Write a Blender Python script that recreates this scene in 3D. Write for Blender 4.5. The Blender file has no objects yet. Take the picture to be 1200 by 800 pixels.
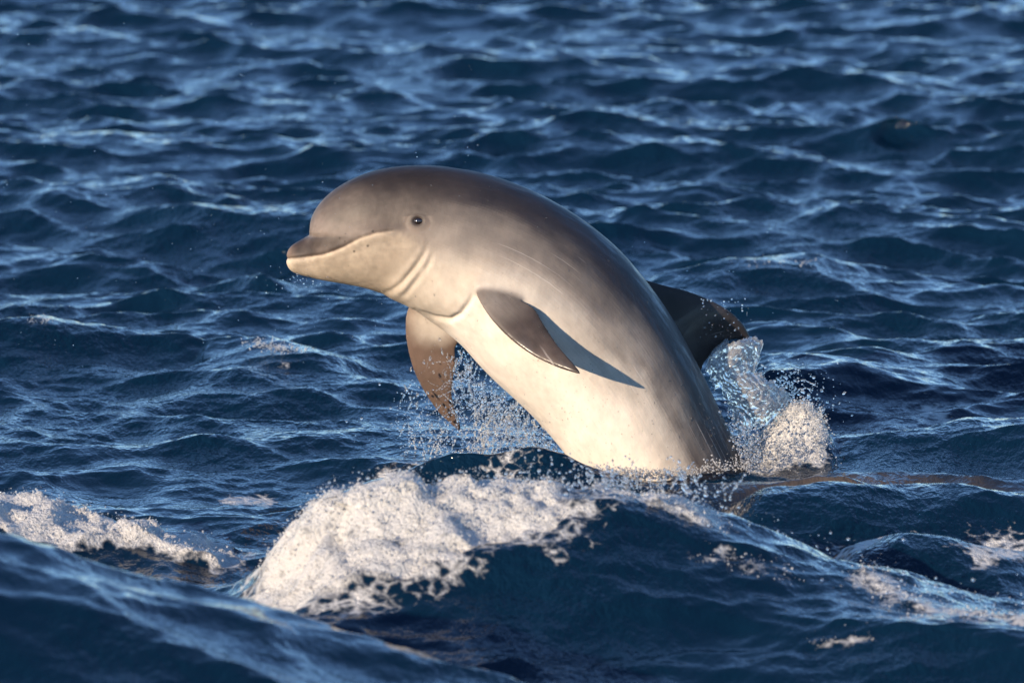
import bpy, bmesh, math, random
import numpy as np
from mathutils import Vector, Matrix, kdtree

random.seed(7)
rng = np.random.default_rng(7)
R = math.radians
scene = bpy.context.scene
col = scene.collection

# ------------------------------------------------------------------ camera
CAM = np.array([0.0, -18.0, 3.0])
PITCH = R(8.3)
LENS = 215.9
cam_d = bpy.data.cameras.new('camera')
cam_d.lens = LENS
cam_d.sensor_width = 36.0
cam_d.clip_start = 0.5
cam_d.clip_end = 20000
cam_d.dof.use_dof = True
cam_d.dof.focus_distance = 17.98
cam_d.dof.aperture_fstop = 4.6
cam = bpy.data.objects.new('camera', cam_d)
cam.location = CAM
cam.rotation_euler = (math.pi / 2 - PITCH, 0, 0)
col.objects.link(cam)
scene.camera = cam

# ------------------------------------------------------------------ sky, sun, exposure
SUN_EL, SUN_AZ = R(15), R(222)          # azimuth clockwise from +Y (behind the camera, to its left)
world = bpy.data.worlds.new('World')
scene.world = world
world.use_nodes = True
wn = world.node_tree
wn.nodes.clear()
sky = wn.nodes.new('ShaderNodeTexSky')
sky.sky_type = 'NISHITA'
sky.sun_disc = False
sky.sun_elevation = SUN_EL
sky.sun_rotation = SUN_AZ
sky.air_density = 0.75
sky.dust_density = 0.0
sky.ozone_density = 3.7
bg = wn.nodes.new('ShaderNodeBackground')
bg.inputs['Strength'].default_value = 0.15
wo = wn.nodes.new('ShaderNodeOutputWorld')
wn.links.new(sky.outputs['Color'], bg.inputs['Color'])
wn.links.new(bg.outputs['Background'], wo.inputs['Surface'])

sun_dir = Vector((math.sin(SUN_AZ) * math.cos(SUN_EL), math.cos(SUN_AZ) * math.cos(SUN_EL), math.sin(SUN_EL)))
sd = bpy.data.lights.new('sun', 'SUN')
sd.energy = 4.2
sd.angle = R(0.55)
sd.color = (1.0, 0.80, 0.585)
sun = bpy.data.objects.new('sun', sd)
sun.rotation_euler = sun_dir.to_track_quat('Z', 'Y').to_euler()
sun.location = sun_dir * 50
col.objects.link(sun)

scene.view_settings.view_transform = 'Standard'
scene.view_settings.look = 'None'
scene.view_settings.gamma = 1.0
scene.view_settings.exposure = 0.85
scene.view_settings.use_curve_mapping = False
scene.render.engine = 'CYCLES'
scene.cycles.use_denoising = True
scene.cycles.max_bounces = 12
scene.cycles.transmission_bounces = 10
scene.cycles.sample_clamp_indirect = 6.0

# ------------------------------------------------------------------ helpers
FPX = 1200 * LENS / 36.0
_f = np.array([0, math.cos(PITCH), -math.sin(PITCH)])
_r = np.array([1.0, 0, 0])
_u = np.array([0, math.sin(PITCH), math.cos(PITCH)])

def ray(px, py):
    return _f + (px - 600) / FPX * _r - (py - 400) / FPX * _u

def P(px, py, Y=0.0):
    """the point at depth Y that is seen at photograph pixel px, py"""
    d = ray(px, py)
    return CAM + d * ((Y - CAM[1]) / d[1])

def W(px, py, z=0.0):
    """the point at height z that is seen at px, py"""
    d = ray(px, py)
    return CAM + d * ((z - CAM[2]) / d[2])

def smooth(a, b, x):
    t = np.clip((x - a) / (b - a + 1e-12), 0, 1)
    return t * t * (3 - 2 * t)

def hash3(ix, iy, iz, seed):
    h = (ix.astype(np.uint32) * np.uint32(374761393) + iy.astype(np.uint32) * np.uint32(668265263)
         + iz.astype(np.uint32) * np.uint32(2147483647 ^ 0x5bd1e995) + np.uint32(seed * 1013904223 & 0xffffffff))
    h = (h ^ (h >> np.uint32(13))) * np.uint32(1274126177)
    h = (h ^ (h >> np.uint32(16))) * np.uint32(2246822519)
    return ((h ^ (h >> np.uint32(15))) & np.uint32(0xffffff)).astype(np.float32) / np.float32(0xffffff)

def vnoise(x, y, z, seed=0):
    """value noise, 0..1"""
    xi, yi, zi = np.floor(x), np.floor(y), np.floor(z)
    fx, fy, fz = x - xi, y - yi, z - zi
    fx = fx * fx * (3 - 2 * fx); fy = fy * fy * (3 - 2 * fy); fz = fz * fz * (3 - 2 * fz)
    xi = xi.astype(np.int64); yi = yi.astype(np.int64); zi = zi.astype(np.int64)
    r = 0
    for dx in (0, 1):
        wx = fx if dx else 1 - fx
        for dy in (0, 1):
            wy = fy if dy else 1 - fy
            for dz in (0, 1):
                wz = fz if dz else 1 - fz
                r = r + wx * wy * wz * hash3(xi + dx, yi + dy, zi + dz, seed)
    return r

def fbm(x, y, z, octaves=4, seed=0):
    a, t, s = 0.5, 0, 0
    for o in range(octaves):
        s = s + a * vnoise(x, y, z, seed + o * 17); t += a; a *= 0.5
        x, y, z = x * 2.03 + 3.1, y * 2.03 + 7.7, z * 2.03 + 1.3
    return s / t

def mesh_from(name, verts, faces):
    me = bpy.data.meshes.new(name)
    verts = np.asarray(verts, dtype=np.float32); faces = np.asarray(faces, dtype=np.int32)
    k = faces.shape[1]
    me.vertices.add(len(verts)); me.vertices.foreach_set('co', verts.ravel())
    me.loops.add(faces.size); me.loops.foreach_set('vertex_index', faces.ravel())
    me.polygons.add(len(faces))
    me.polygons.foreach_set('loop_start', np.arange(0, faces.size, k, dtype=np.int32))
    me.update(calc_edges=True)
    me.polygons.foreach_set('use_smooth', np.ones(len(faces), dtype=bool))
    return me

def grid_faces(nu, nv, wrap=False):
    i = np.arange(nu - 1)[:, None]; j = np.arange(nv if wrap else nv - 1)[None, :]
    j2 = (j + 1) % nv
    return np.stack([i * nv + j, (i + 1) * nv + j, (i + 1) * nv + j2, i * nv + j2], -1).reshape(-1, 4)

def fattr(me, name, vals):
    a = me.attributes.new(name, 'FLOAT', 'POINT'); a.data.foreach_set('value', np.asarray(vals, dtype=np.float32).ravel())

def vattr(me, name, vals):
    a = me.attributes.new(name, 'FLOAT_VECTOR', 'POINT'); a.data.foreach_set('vector', np.asarray(vals, dtype=np.float32).ravel())

def cattr(me, name, rgb):
    a = me.attributes.new(name, 'FLOAT_COLOR', 'POINT')
    c = np.ones((len(rgb), 4), np.float32); c[:, :3] = rgb
    a.data.foreach_set('color', c.ravel())

def link(name, me, mat, parent=None):
    o = bpy.data.objects.new(name, me); col.objects.link(o)
    if mat: me.materials.append(mat)
    if parent: o.parent = parent
    return o

def tag(o, label=None, cat=None, kind=None):
    if label: o['label'] = label
    if cat: o['category'] = cat
    if kind: o['kind'] = kind

class NT:
    """small node helper"""
    def __init__(s, name):
        s.mat = bpy.data.materials.new(name); s.mat.use_nodes = True
        s.t = s.mat.node_tree; s.t.nodes.clear()
        s.out = s.t.nodes.new('ShaderNodeOutputMaterial')
    def n(s, typ, **kw):
        nd = s.t.nodes.new(typ)
        for k, v in kw.items():
            if k.startswith('_'): setattr(nd, k[1:], v)
            else:
                k2 = k.replace('__', ' ')
                s.set(nd.inputs[int(k2[1:]) if k2[0] == 'i' and k2[1:].isdigit() else k2], v)
        return nd
    def set(s, sock, v):
        if isinstance(v, bpy.types.NodeSocket): s.t.links.new(v, sock)
        else: sock.default_value = v
    def attr(s, name):
        return s.n('ShaderNodeAttribute', _attribute_name=name)
    def math(s, op, a, b=0.0, c=0.0, clamp=False):
        return s.n('ShaderNodeMath', _operation=op, _use_clamp=clamp, i0=a, i1=b, i2=c).outputs[0]
    def mix(s, f, a, b):
        m = s.n('ShaderNodeMix', _data_type='RGBA')
        s.set(m.inputs[0], f); s.set(m.inputs[6], a); s.set(m.inputs[7], b)
        return m.outputs[2]
    def ramp(s, f, a, b):
        return s.n('ShaderNodeMapRange', _interpolation_type='SMOOTHSTEP', Value=f, From__Min=a, From__Max=b).outputs[0]
    def noise(s, vec, scale, detail=3.0, rough=0.5):
        return s.n('ShaderNodeTexNoise', Vector=vec, Scale=scale, Detail=detail, Roughness=rough).outputs[0]
    def mapping(s, vec, scale=(1, 1, 1), rot=(0, 0, 0)):
        return s.n('ShaderNodeMapping', Vector=vec, Scale=scale, Rotation=rot).outputs[0]

# ------------------------------------------------------------------ materials
def sea_material():
    m = NT('sea_water')
    pos = m.n('ShaderNodeNewGeometry').outputs['Position']
    # fine wind ripples
    p1 = m.mapping(pos, (1.0, 0.55, 1.0), (0, 0, R(18)))
    r1 = m.noise(p1, 22, 3, 0.55)
    r2 = m.noise(m.mapping(pos, (1.0, 0.6, 1.0), (0, 0, R(-24))), 60, 2, 0.5)
    h = m.math('ADD', m.math('MULTIPLY', r1, 1.0), m.math('MULTIPLY', r2, 0.40))
    h = m.math('MULTIPLY', h, m.math('ADD', 0.25, m.math('MULTIPLY', m.ramp(m.noise(m.mapping(pos, (1, 0.45, 1)), 1.3, 3, 0.55), 0.3, 0.7), 1.1)))
    bump = m.n('ShaderNodeBump', Strength=1.0, Distance=0.013, Height=h).outputs[0]
    water = m.n('ShaderNodeBsdfPrincipled', Roughness=0.085, IOR=1.333, Normal=bump)
    m.set(water.inputs['Base Color'], m.mix(m.attr('tail_tint').outputs['Fac'], (0.0013, 0.0112, 0.0265, 1), (0.085, 0.066, 0.052, 1)))
    # foam
    f = m.attr('foam').outputs['Fac']
    n1 = m.noise(pos, 14, 5, 0.62)
    vor = m.n('ShaderNodeTexVoronoi', _feature='DISTANCE_TO_EDGE', Vector=pos, Scale=26.0).outputs['Distance']
    lace = m.math('SUBTRACT', 0.22, vor)
    k = m.math('ADD', m.math('MULTIPLY', m.math('SUBTRACT', n1, 0.5), 1.5), m.math('MULTIPLY', lace, 0.8))
    mask = m.ramp(m.math('ADD', f, m.math('MULTIPLY', k, m.math('SUBTRACT', 1.15, f))), 0.42, 0.72)
    mask = m.math('MULTIPLY', mask, m.ramp(f, 0.02, 0.12))
    fb = m.noise(pos, 75, 4, 0.65)
    fbump = m.n('ShaderNodeBump', Strength=1.0, Distance=0.02, Height=fb).outputs[0]
    foam = m.n('ShaderNodeBsdfPrincipled', Roughness=0.55, Normal=fbump)
    foam.inputs['Base Color'].default_value = (0.63, 0.62, 0.60, 1)
    foam.inputs['Subsurface Weight'].default_value = 0.3
    foam.inputs['Subsurface Radius'].default_value = (0.02, 0.02, 0.02)
    mx = m.n('ShaderNodeMixShader', i0=m.math('MULTIPLY', mask, 0.92), i1=water.outputs[0], i2=foam.outputs[0])
    m.t.links.new(mx.outputs[0], m.out.inputs['Surface'])
    return m.mat

def drop_material(name, white=0.0, rough=0.02):
    m = NT(name)
    g = m.n('ShaderNodeBsdfPrincipled', Roughness=rough, IOR=1.333)
    g.inputs['Transmission Weight'].default_value = 1.0
    g.inputs['Base Color'].default_value = (0.98, 0.99, 1, 1)
    if white <= 0:
        m.t.links.new(g.outputs[0], m.out.inputs['Surface']); return m.mat
    d = m.n('ShaderNodeBsdfPrincipled', Roughness=0.35)
    d.inputs['Base Color'].default_value = (0.62, 0.61, 0.59, 1)
    tr = m.n('ShaderNodeBsdfTranslucent'); tr.inputs['Color'].default_value = (0.78, 0.78, 0.77, 1)
    a = m.n('ShaderNodeMixShader', i0=0.35, i1=d.outputs[0], i2=tr.outputs[0])
    mx = m.n('ShaderNodeMixShader', i0=white, i1=g.outputs[0], i2=a.outputs[0])
    m.t.links.new(mx.outputs[0], m.out.inputs['Surface'])
    return m.mat

def skin_material():
    m = NT('dolphin_skin')
    tc = m.n('ShaderNodeTexCoord').outputs['Object']
    c = m.attr('skin').outputs['Color']
    n1 = m.noise(tc, 9, 5, 0.6)
    n2 = m.noise(m.mapping(tc, (1, 1, 0.4), (0, R(35), 0)), 38, 4, 0.6)
    mott = m.math('ADD', m.math('MULTIPLY', m.math('SUBTRACT', n1, 0.5), 0.55), m.math('MULTIPLY', m.math('SUBTRACT', n2, 0.5), 0.36))
    hsv = m.n('ShaderNodeHueSaturation', Color=c, Value=m.math('ADD', 1.0, mott)).outputs[0]
    # dark freckles
    vo = m.n('ShaderNodeTexVoronoi', Vector=tc, Scale=36.0, Randomness=1.0)
    fr = m.math('MULTIPLY', m.math('SUBTRACT', 1.0, m.ramp(vo.outputs['Distance'], 0.035, 0.085)),
                m.ramp(m.noise(tc, 7, 1), 0.52, 0.62))
    colr = m.mix(m.math('MULTIPLY', fr, 0.55), hsv, (0.08, 0.055, 0.045, 1))
    b1 = m.noise(m.mapping(tc, (1, 1, 0.45), (0, R(38), 0)), 48, 3, 0.55)
    b2 = m.noise(tc, 13, 2, 0.5)
    al = m.attr('along').outputs['Vector']
    wr = m.noise(m.mapping(al, (0.55, 2.6, 1)), 1.0, 4, 0.6)
    pore = m.noise(tc, 210, 2, 0.6)
    onbody = m.ramp(m.n('ShaderNodeSeparateXYZ', Vector=al).outputs[0], 14.0, 19.0)
    wr = m.math('MULTIPLY', wr, m.math('ADD', 0.12, m.math('MULTIPLY', onbody, 0.88)))
    rk = m.noise(m.mapping(al, (0.16, 7.5, 1), (0, 0, R(2.5))), 1.0, 1, 0.3)
    rake = m.math('MULTIPLY', m.ramp(rk, 0.67, 0.70), m.ramp(m.noise(tc, 5.5, 1), 0.52, 0.60))
    colr = m.mix(m.math('MULTIPLY', m.math('MULTIPLY', rake, onbody), 0.36), colr, (0.50, 0.46, 0.42, 1))
    b1 = m.math('ADD', m.math('MULTIPLY', b1, 0.6), m.math('ADD', m.math('MULTIPLY', wr, 1.1), m.math('MULTIPLY', pore, 0.16)))
    wet = m.ramp(m.noise(m.mapping(al, (0.9, 1.6, 1)), 1.0, 4, 0.65), 0.50, 0.60)
    bump = m.n('ShaderNodeBump', Strength=0.8, Distance=0.005, Height=m.math('ADD', m.math('MULTIPLY', b1, 0.35), b2)).outputs[0]
    s = m.n('ShaderNodeBsdfPrincipled', Base__Color=colr, Normal=bump)
    s.inputs['Roughness'].default_value = 0.42
    m.set(s.inputs['Roughness'], m.math('ADD', 0.46, m.math('MULTIPLY', n1, 0.2)))
    s.inputs['IOR'].default_value = 1.36
    m.set(s.inputs['Coat Weight'], m.math('MULTIPLY', m.math('ADD', 0.06, m.math('MULTIPLY', wet, 0.32)), onbody))
    s.inputs['Coat Roughness'].default_value = 0.22
    s.inputs['Subsurface Weight'].default_value = 0.12
    s.inputs['Subsurface Radius'].default_value = (0.012, 0.006, 0.004)
    s.inputs['Subsurface Scale'].default_value = 1.0
    m.t.links.new(s.outputs[0], m.out.inputs['Surface'])
    return m.mat

def eye_material():
    m = NT('dolphin_eye')
    s = m.n('ShaderNodeBsdfPrincipled', Roughness=0.06)
    tc = m.n('ShaderNodeTexCoord').outputs['Object']
    s.inputs['Coat Weight'].default_value = 1.0
    m.set(s.inputs['Base Color'], m.mix(m.noise(tc, 160, 2), (0.004, 0.003, 0.003, 1), (0.022, 0.013, 0.009, 1)))
    m.t.links.new(s.outputs[0], m.out.inputs['Surface'])
    return m.mat

MAT_SEA = sea_material()
MAT_DROP = drop_material('clear_water_drop', 0.14)
MAT_SHEET = drop_material('aerated_water', 0.30, 0.05)
MAT_FROTH = drop_material('white_froth', 0.6, 0.08)
MAT_SKIN = skin_material()
MAT_EYE = eye_material()

# ------------------------------------------------------------------ the sea
def fft_tile(N, L, seed, lmin, lmax, peak, wind, spread, power):
    g = np.random.default_rng(seed)
    k1 = np.fft.fftfreq(N, L / N) * 2 * np.pi
    kx, ky = np.meshgrid(k1, k1, indexing='ij')
    k = np.hypot(kx, ky); k[0, 0] = 1e-6
    c = np.abs((kx * math.cos(wind) + ky * math.sin(wind)) / k)
    S = k ** (-power) * np.exp(-(2 * np.pi / peak / k) ** 2) * (c ** spread + 0.06)
    lam = 2 * np.pi / k
    S = S * smooth(lmin * 0.8, lmin * 1.2, lam) * (1 - smooth(lmax * 0.85, lmax * 1.2, lam))
    S[0, 0] = 0
    h = (g.standard_normal((N, N)) + 1j * g.standard_normal((N, N))) * np.sqrt(S)
    H = np.fft.ifft2(h)
    Dx = np.fft.ifft2(-1j * kx / k * h); Dy = np.fft.ifft2(-1j * ky / k * h)
    s = H.real.std()
    return [a.real.astype(np.float32) / s for a in (H, Dx, Dy)]

def tile_sample(tiles, L, x, y):
    N = tiles[0].shape[0]
    u = np.mod(x / L, 1.0) * N; v = np.mod(y / L, 1.0) * N
    i = np.floor(u).astype(np.int64); j = np.floor(v).astype(np.int64)
    fu = (u - i).astype(np.float32); fv = (v - j).astype(np.float32)
    i %= N; j %= N; i2 = (i + 1) % N; j2 = (j + 1) % N
    return [(t[i, j] * (1 - fu) * (1 - fv) + t[i2, j] * fu * (1 - fv) + t[i, j2] * (1 - fu) * fv + t[i2, j2] * fu * fv) for t in tiles]

def axis(segs):
    """segs: list of (to, step at start, step at end) from the first start value"""
    out = [segs[0]]
    for to, s0, s1 in segs[1:]:
        a = out[-1]; L = to - a
        n = max(2, int(round(L / ((s1 - s0) / math.log(s1 / s0) if abs(s1 - s0) > 1e-6 else s0))))
        t = np.arange(1, n + 1) / n
        if abs(s1 - s0) < 1e-6: v = a + L * t
        else:
            q = s1 / s0
            v = a + L * (q ** t - 1) / (q - 1)
        out.extend(v.tolist())
    return np.array(out)

xs_p = axis([0.0, (3.3, 0.0135, 0.0135), (6, 0.0135, 0.10), (60, 0.10, 4), (9000, 4, 1500)])
xs = np.concatenate([-xs_p[:0:-1], xs_p])
ys_p = axis([-6.4, (-3.2, 0.022, 0.022), (1.2, 0.0135, 0.0135), (18, 0.0135, 0.045), (40, 0.045, 0.30), (300, 0.3, 14), (12000, 14, 2000)])
ys_n = axis([6.4, (12, 0.022, 0.2), (60, 0.2, 5), (6000, 5, 1500)])
ys = np.concatenate([-ys_n[:0:-1], ys_p])
X, Y = np.meshgrid(xs, ys, indexing='ij')
NX, NY = X.shape
dxs = np.gradient(xs)[:, None]; dys = np.gradient(ys)[None, :]
SP = np.maximum(dxs, dys)
print('sea verts', NX * NY)

# (crest pixel x, crest pixel y) at depth Y; wf/wb widths of near and far side
RIDGES = []
def ridge(pts, Yc, wf, wb, wobble=0.0, seed=1, lean=0.0, base=0.0, powf=2.0):
    w = np.array([P(px, py, yy if yy is not None else Yc) for px, py, yy in [(p + (None,))[:3] for p in pts]])
    RIDGES.append((w, wf, wb, wobble, seed, lean, base, powf))

# nearest smooth hump, lower left
ridge([(-1700, 740), (-1100, 712), (-600, 660), (-260, 620), (-100, 615), (0, 630), (100, 655), (200, 684), (300, 714), (400, 744), (520, 778), (660, 812), (860, 860)], -4.3, 1.15, 0.55, 0.03, 3)
# foreground breaking wave
ridge([(200, 725), (260, 700), (310, 640), (370, 590), (440, 568), (540, 570), (640, 566), (720, 562), (790, 578), (850, 600),
       (930, 640, -2.4), (1010, 668, -2.55), (1100, 694, -2.75), (1200, 722, -2.95), (1340, 742, -3.1), (1700, 790, -3.3)], -2.3, 0.62, 0.38, 0.04, 5, 0.10)
# left foam wave
ridge([(-1100, 640), (-600, 600), (-200, 584), (-60, 588), (0, 594), (60, 606), (120, 622), (200, 638), (300, 655), (380, 676)], -1.55, 0.22, 0.35, 0.03, 9, 0.04)
# hump just in front of the dolphin
ridge([(330, 585), (420, 562), (500, 548), (560, 534), (620, 527), (670, 534), (710, 548), (780, 556), (860, 558), (960, 565), (1080, 570)], -0.62, 0.20, 0.16, 0.03, 11, 0.04, 0.0, 1.25)
# right swell
ridge([(830, 585), (900, 575), (980, 571), (1080, 575), (1200, 580), (1350, 590)], -1.15, 0.25, 0.3, 0.03, 13)
ridge([(860, 562), (940, 532), (1040, 512), (1140, 500), (1260, 488), (1380, 480)], 0.15, 0.55, 0.35, 0.04, 15)
ridge([(960, 655), (1000, 632), (1050, 618), (1110, 624), (1170, 640), (1230, 655)], -1.75, 0.16, 0.2, 0.03, 17)
# middle distance
ridge([(720, 345), (790, 322), (850, 309), (900, 306), (960, 309), (1020, 326), (1090, 345), (1180, 360)], 3.95, 0.25, 0.4, 0.05, 19, 0.06)
ridge([(850, 455), (900, 428), (950, 421), (1000, 424), (1060, 440), (1150, 458)], 1.5, 0.25, 0.4, 0.04, 21, 0.04)
ridge([(200, 430), (270, 410), (320, 402), (370, 408), (430, 425), (480, 440)], 1.95, 0.22, 0.3, 0.05, 23, 0.05)
ridge([(-60, 390), (0, 380), (50, 377), (100, 385), (170, 396), (240, 402)], 2.2, 0.25, 0.4, 0.04, 25, 0.04)
# froth thrown up behind the tail
SPOUT = dict(pts=[(850, 565), (868, 543), (885, 524), (905, 502), (925, 487), (943, 479), (958, 488), (972, 506), (982, 528), (992, 552)], Y=0.10)
ridge(SPOUT['pts'], SPOUT['Y'], 0.11, 0.20, 0.01, 27, 0.03)

def sea_height(X, Y, SP):
    """returns displaced x, y, z and the foam amount"""
    A = fft_tile(512, 36.0, 11, 1.2, 9.0, 4.0, R(75), 4.0, 4.0)
    B = fft_tile(1024, 19.0, 21, 0.26, 1.6, 0.9, R(70), 4.0, 3.5)
    B2 = fft_tile(1024, 12.3, 41, 0.22, 1.2, 0.7, R(112), 4.0, 3.4)
    C = fft_tile(1024, 7.1, 31, 0.055, 0.42, 0.3, R(82), 2.0, 3.4)
    sh = X.shape
    hA, xA, yA = [a.reshape(sh) for a in tile_sample(A, 36.0, (X + 14.0).ravel(), (Y + 21.0).ravel())]
    hB, xB, yB = [a.reshape(sh) for a in tile_sample(B, 19.0, (X + 5.3).ravel(), (Y + 1.0).ravel())]
    hE, xE, yE = [a.reshape(sh) for a in tile_sample(B2, 12.3, (X + 4.9).ravel(), (Y + 3.7).ravel())]
    hC, xC, yC = [a.reshape(sh) for a in tile_sample(C, 7.1, (X * 0.97 + Y * 0.22).ravel(), (Y * 0.97 - X * 0.22).ravel())]
    near = np.exp(-((Y + 1.8) / 3.4) ** 4) * np.exp(-(X / 6.0) ** 4)
    low = 1 - 0.75 * near
    gust = 0.65 + 0.7 * fbm(X * 0.35, Y * 0.22, X * 0, 2, 5)
    aA = 0.036 * low * (1 - smooth(0.4, 1.5, SP)) + 0.03 * smooth(0.4, 1.5, SP) * (1 - smooth(3, 6, SP))
    fB = (1 - smooth(0.10, 0.3, SP)); fC = (1 - smooth(0.035, 0.10, SP))
    aB = 0.0155 * fB * (0.75 + 0.5 * gust) * (1 - 0.30 * near); aE = 0.0088 * fB * (1 - 0.25 * near)
    aC = 0.0038 * fC * gust
    z = aA * hA + aB * hB + aE * hE + aC * hC
    q = -1.12
    x = X + q * (0.45 * aA * xA + aB * xB + aE * xE + aC * xC)
    y = Y + q * (0.45 * aA * yA + aB * yB + aE * yE + aC * yC)
    # hand placed waves
    inr = (np.abs(X) < 6.5) & (Y > -7.5) & (Y < 8)
    xi, yi = X[inr], Y[inr]
    own = np.zeros_like(xi); add = np.zeros_like(xi); dy = np.zeros_like(xi)
    for w, wf, wb, wob, seed, lean, base, powf in RIDGES:
        yc = np.interp(xi, w[:, 0], w[:, 1]); zc = np.interp(xi, w[:, 0], w[:, 2])
        L = w[-1, 0] - w[0, 0]
        eL = min(0.14 * L, 0.55); edge = smooth(w[0, 0] - 0.05, w[0, 0] + eL, xi) * (1 - smooth(w[-1, 0] - eL, w[-1, 0] + 0.05, xi))
        yc = yc + wob * 4 * (fbm(xi * 1.7, xi * 0, xi * 0, 3, seed) - 0.5)
        zc = np.maximum(zc, 0) * edge
        d = yi - yc
        g = np.where(d < 0, np.exp(-np.abs(d / wf) ** powf), np.exp(-(d / wb) ** 2))
        hh = zc * g
        dy -= lean * g * g * np.clip(zc / 0.2, 0, 1.2)
        add = np.maximum(add, hh); own = np.maximum(own, g * edge)
    z[inr] = z[inr] - (aA * hA)[inr] * own - 0.35 * (aB * hB + aE * hE)[inr] * own + add
    y[inr] += dy
    # foam
    foam = np.zeros_like(z)
    fo = np.zeros_like(xi)
    def band(i, x0, x1, d0, d1, amt, fade=0.12, seed=1, rag=0.25):
        w = RIDGES[i][0]
        yc = np.interp(xi, w[:, 0], w[:, 1])
        nz = (fbm(xi * 5, yi * 3, xi * 0, 3, seed) - 0.5) * 2
        d = yi - yc + nz * rag
        ex = smooth(x0 - fade, x0 + fade, xi + nz * 0.1) * (1 - smooth(x1 - fade, x1 + fade, xi + nz * 0.1))
        return amt * ex * smooth(d0 - 0.08, d0 + 0.05, d) * (1 - smooth(d1 - 0.1, d1 + 0.1, d))
    pxx = lambda px, Yq: P(px, 500, Yq)[0]
    d0v = np.interp(xi, [pxx(q_, -2.4) for q_ in (285, 400, 480, 560, 640, 690)], (-0.45, -0.5, -0.48, -0.42, -0.33, -0.15))
    fo = np.maximum(fo, band(1, pxx(285, -2.3), pxx(690, -2.3), d0v, 0.22, 0.72, 0.10, 2, 0.20))
    fo = np.maximum(fo, band(1, pxx(270, -2.3), pxx(720, -2.3), d0v - 0.14, 0.3, 0.46, 0.10, 7, 0.22))
    fo = np.maximum(fo, band(1, pxx(660, -2.3), pxx(860, -2.3), -0.12, 0.10, 0.63, 0.06, 3, 0.12))
    fo = np.maximum(fo, band(1, pxx(985, -2.6), pxx(1300, -2.9), -0.10, 0.12, 0.55, 0.06, 4, 0.10))
    fo = np.maximum(fo, band(2, pxx(-700, -1.5), pxx(290, -1.5), -0.16, 0.25, 0.78, 0.08, 5, 0.12))
    fo = np.maximum(fo, band(11, pxx(872, 0.1), pxx(985, 0.1), -0.13, 0.06, 0.72, 0.05, 6, 0.05))
    lump = smooth(0.46, 0.70, fo)
    def patch(px, py, z0, rx, ry, amt, seed=1):
        nonlocal fo
        c = W(px, py, z0)
        nz = (fbm(xi * 6, yi * 2.5, xi * 0, 3, seed) - 0.5)
        d = np.sqrt(((xi - c[0]) / rx) ** 2 + ((yi - c[1]) / ry) ** 2) + nz * 1.2
        fo = np.maximum(fo, amt * (1 - smooth(0.55, 1.15, d)))
    patch(1010, 640, 0.05, 0.10, 0.25, 0.58, 11); patch(1075, 632, 0.06, 0.12, 0.2, 0.62, 12)
    patch(1160, 640, 0.05, 0.22, 0.26, 0.60, 13); patch(1090, 655, 0.0, 0.25, 0.2, 0.5, 14)
    patch(455, 546, 0.05, 0.09, 0.18, 0.72, 15); patch(300, 566, 0.02, 0.09, 0.15, 0.55, 16)
    patch(830, 549, 0.06, 0.16, 0.16, 0.55, 17); patch(560, 540, 0.05, 0.3, 0.35, 0.30, 18)
    patch(320, 404, 0.11, 0.12, 0.07, 0.40, 19)
    patch(45, 376, 0.1, 0.04, 0.08, 0.4, 21)
    patch(980, 790, 0, 0.14, 0.05, 0.42, 23); patch(880, 745, 0.0, 0.2, 0.08, 0.34, 24); patch(1130, 770, 0.0, 0.2, 0.08, 0.36, 25)
    patch(430, 590, 0.1, 0.35, 0.3, 0.5, 26); patch(1090, 440, 0.1, 0.12, 0.3, 0.45, 27)
    patch(640, 552, 0.1, 0.25, 0.10, 0.32, 28)
    foam[inr] = fo
    # froth is lumpy
    big = fbm(xi * 7, yi * 7, xi * 0, 4, 31) - 0.45
    fine = fbm(xi * 26, yi * 26, xi * 0, 3, 37) - 0.5
    st = lump * np.where(yi < -1.0, 1.0, 0.35)
    z[inr] += st * (0.12 * big + 0.05 * fine + 0.03 * (fbm(xi * 14, yi * 14, xi * 0, 2, 47) - 0.5))
    y[inr] += st * 0.05 * (fbm(xi * 15, yi * 15, xi * 0 + 3, 2, 39) - 0.5)
    x[inr] += st * 0.05 * (fbm(xi * 15, yi * 15, xi * 0 + 9, 2, 43) - 0.5)
    tail_tint = np.zeros_like(z)  # brown painted into the water colour for the submerged tail, which is not modelled
    c = W(1040, 556, 0.09)
    nz = fbm(xi * 3, yi * 1.2, xi * 0, 3, 71) - 0.5
    d = np.sqrt(((xi - c[0]) / 0.5) ** 2 + ((yi - c[1]) / 0.42) ** 2) + nz * 1.0
    tail_tint[inr] = 0.8 * (1 - smooth(0.3, 1.1, d))
    return x, y, z, foam, tail_tint

SX, SY, SZ, SF, SM = sea_height(X, Y, SP)
me = mesh_from('sea', np.stack([SX, SY, SZ], -1).reshape(-1, 3), grid_faces(NX, NY))
fattr(me, 'foam', SF); fattr(me, 'tail_tint', SM)
sea = link('sea', me, MAT_SEA)
tag(sea, 'dark blue choppy sea with breaking foreground waves', 'sea', 'structure')

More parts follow.
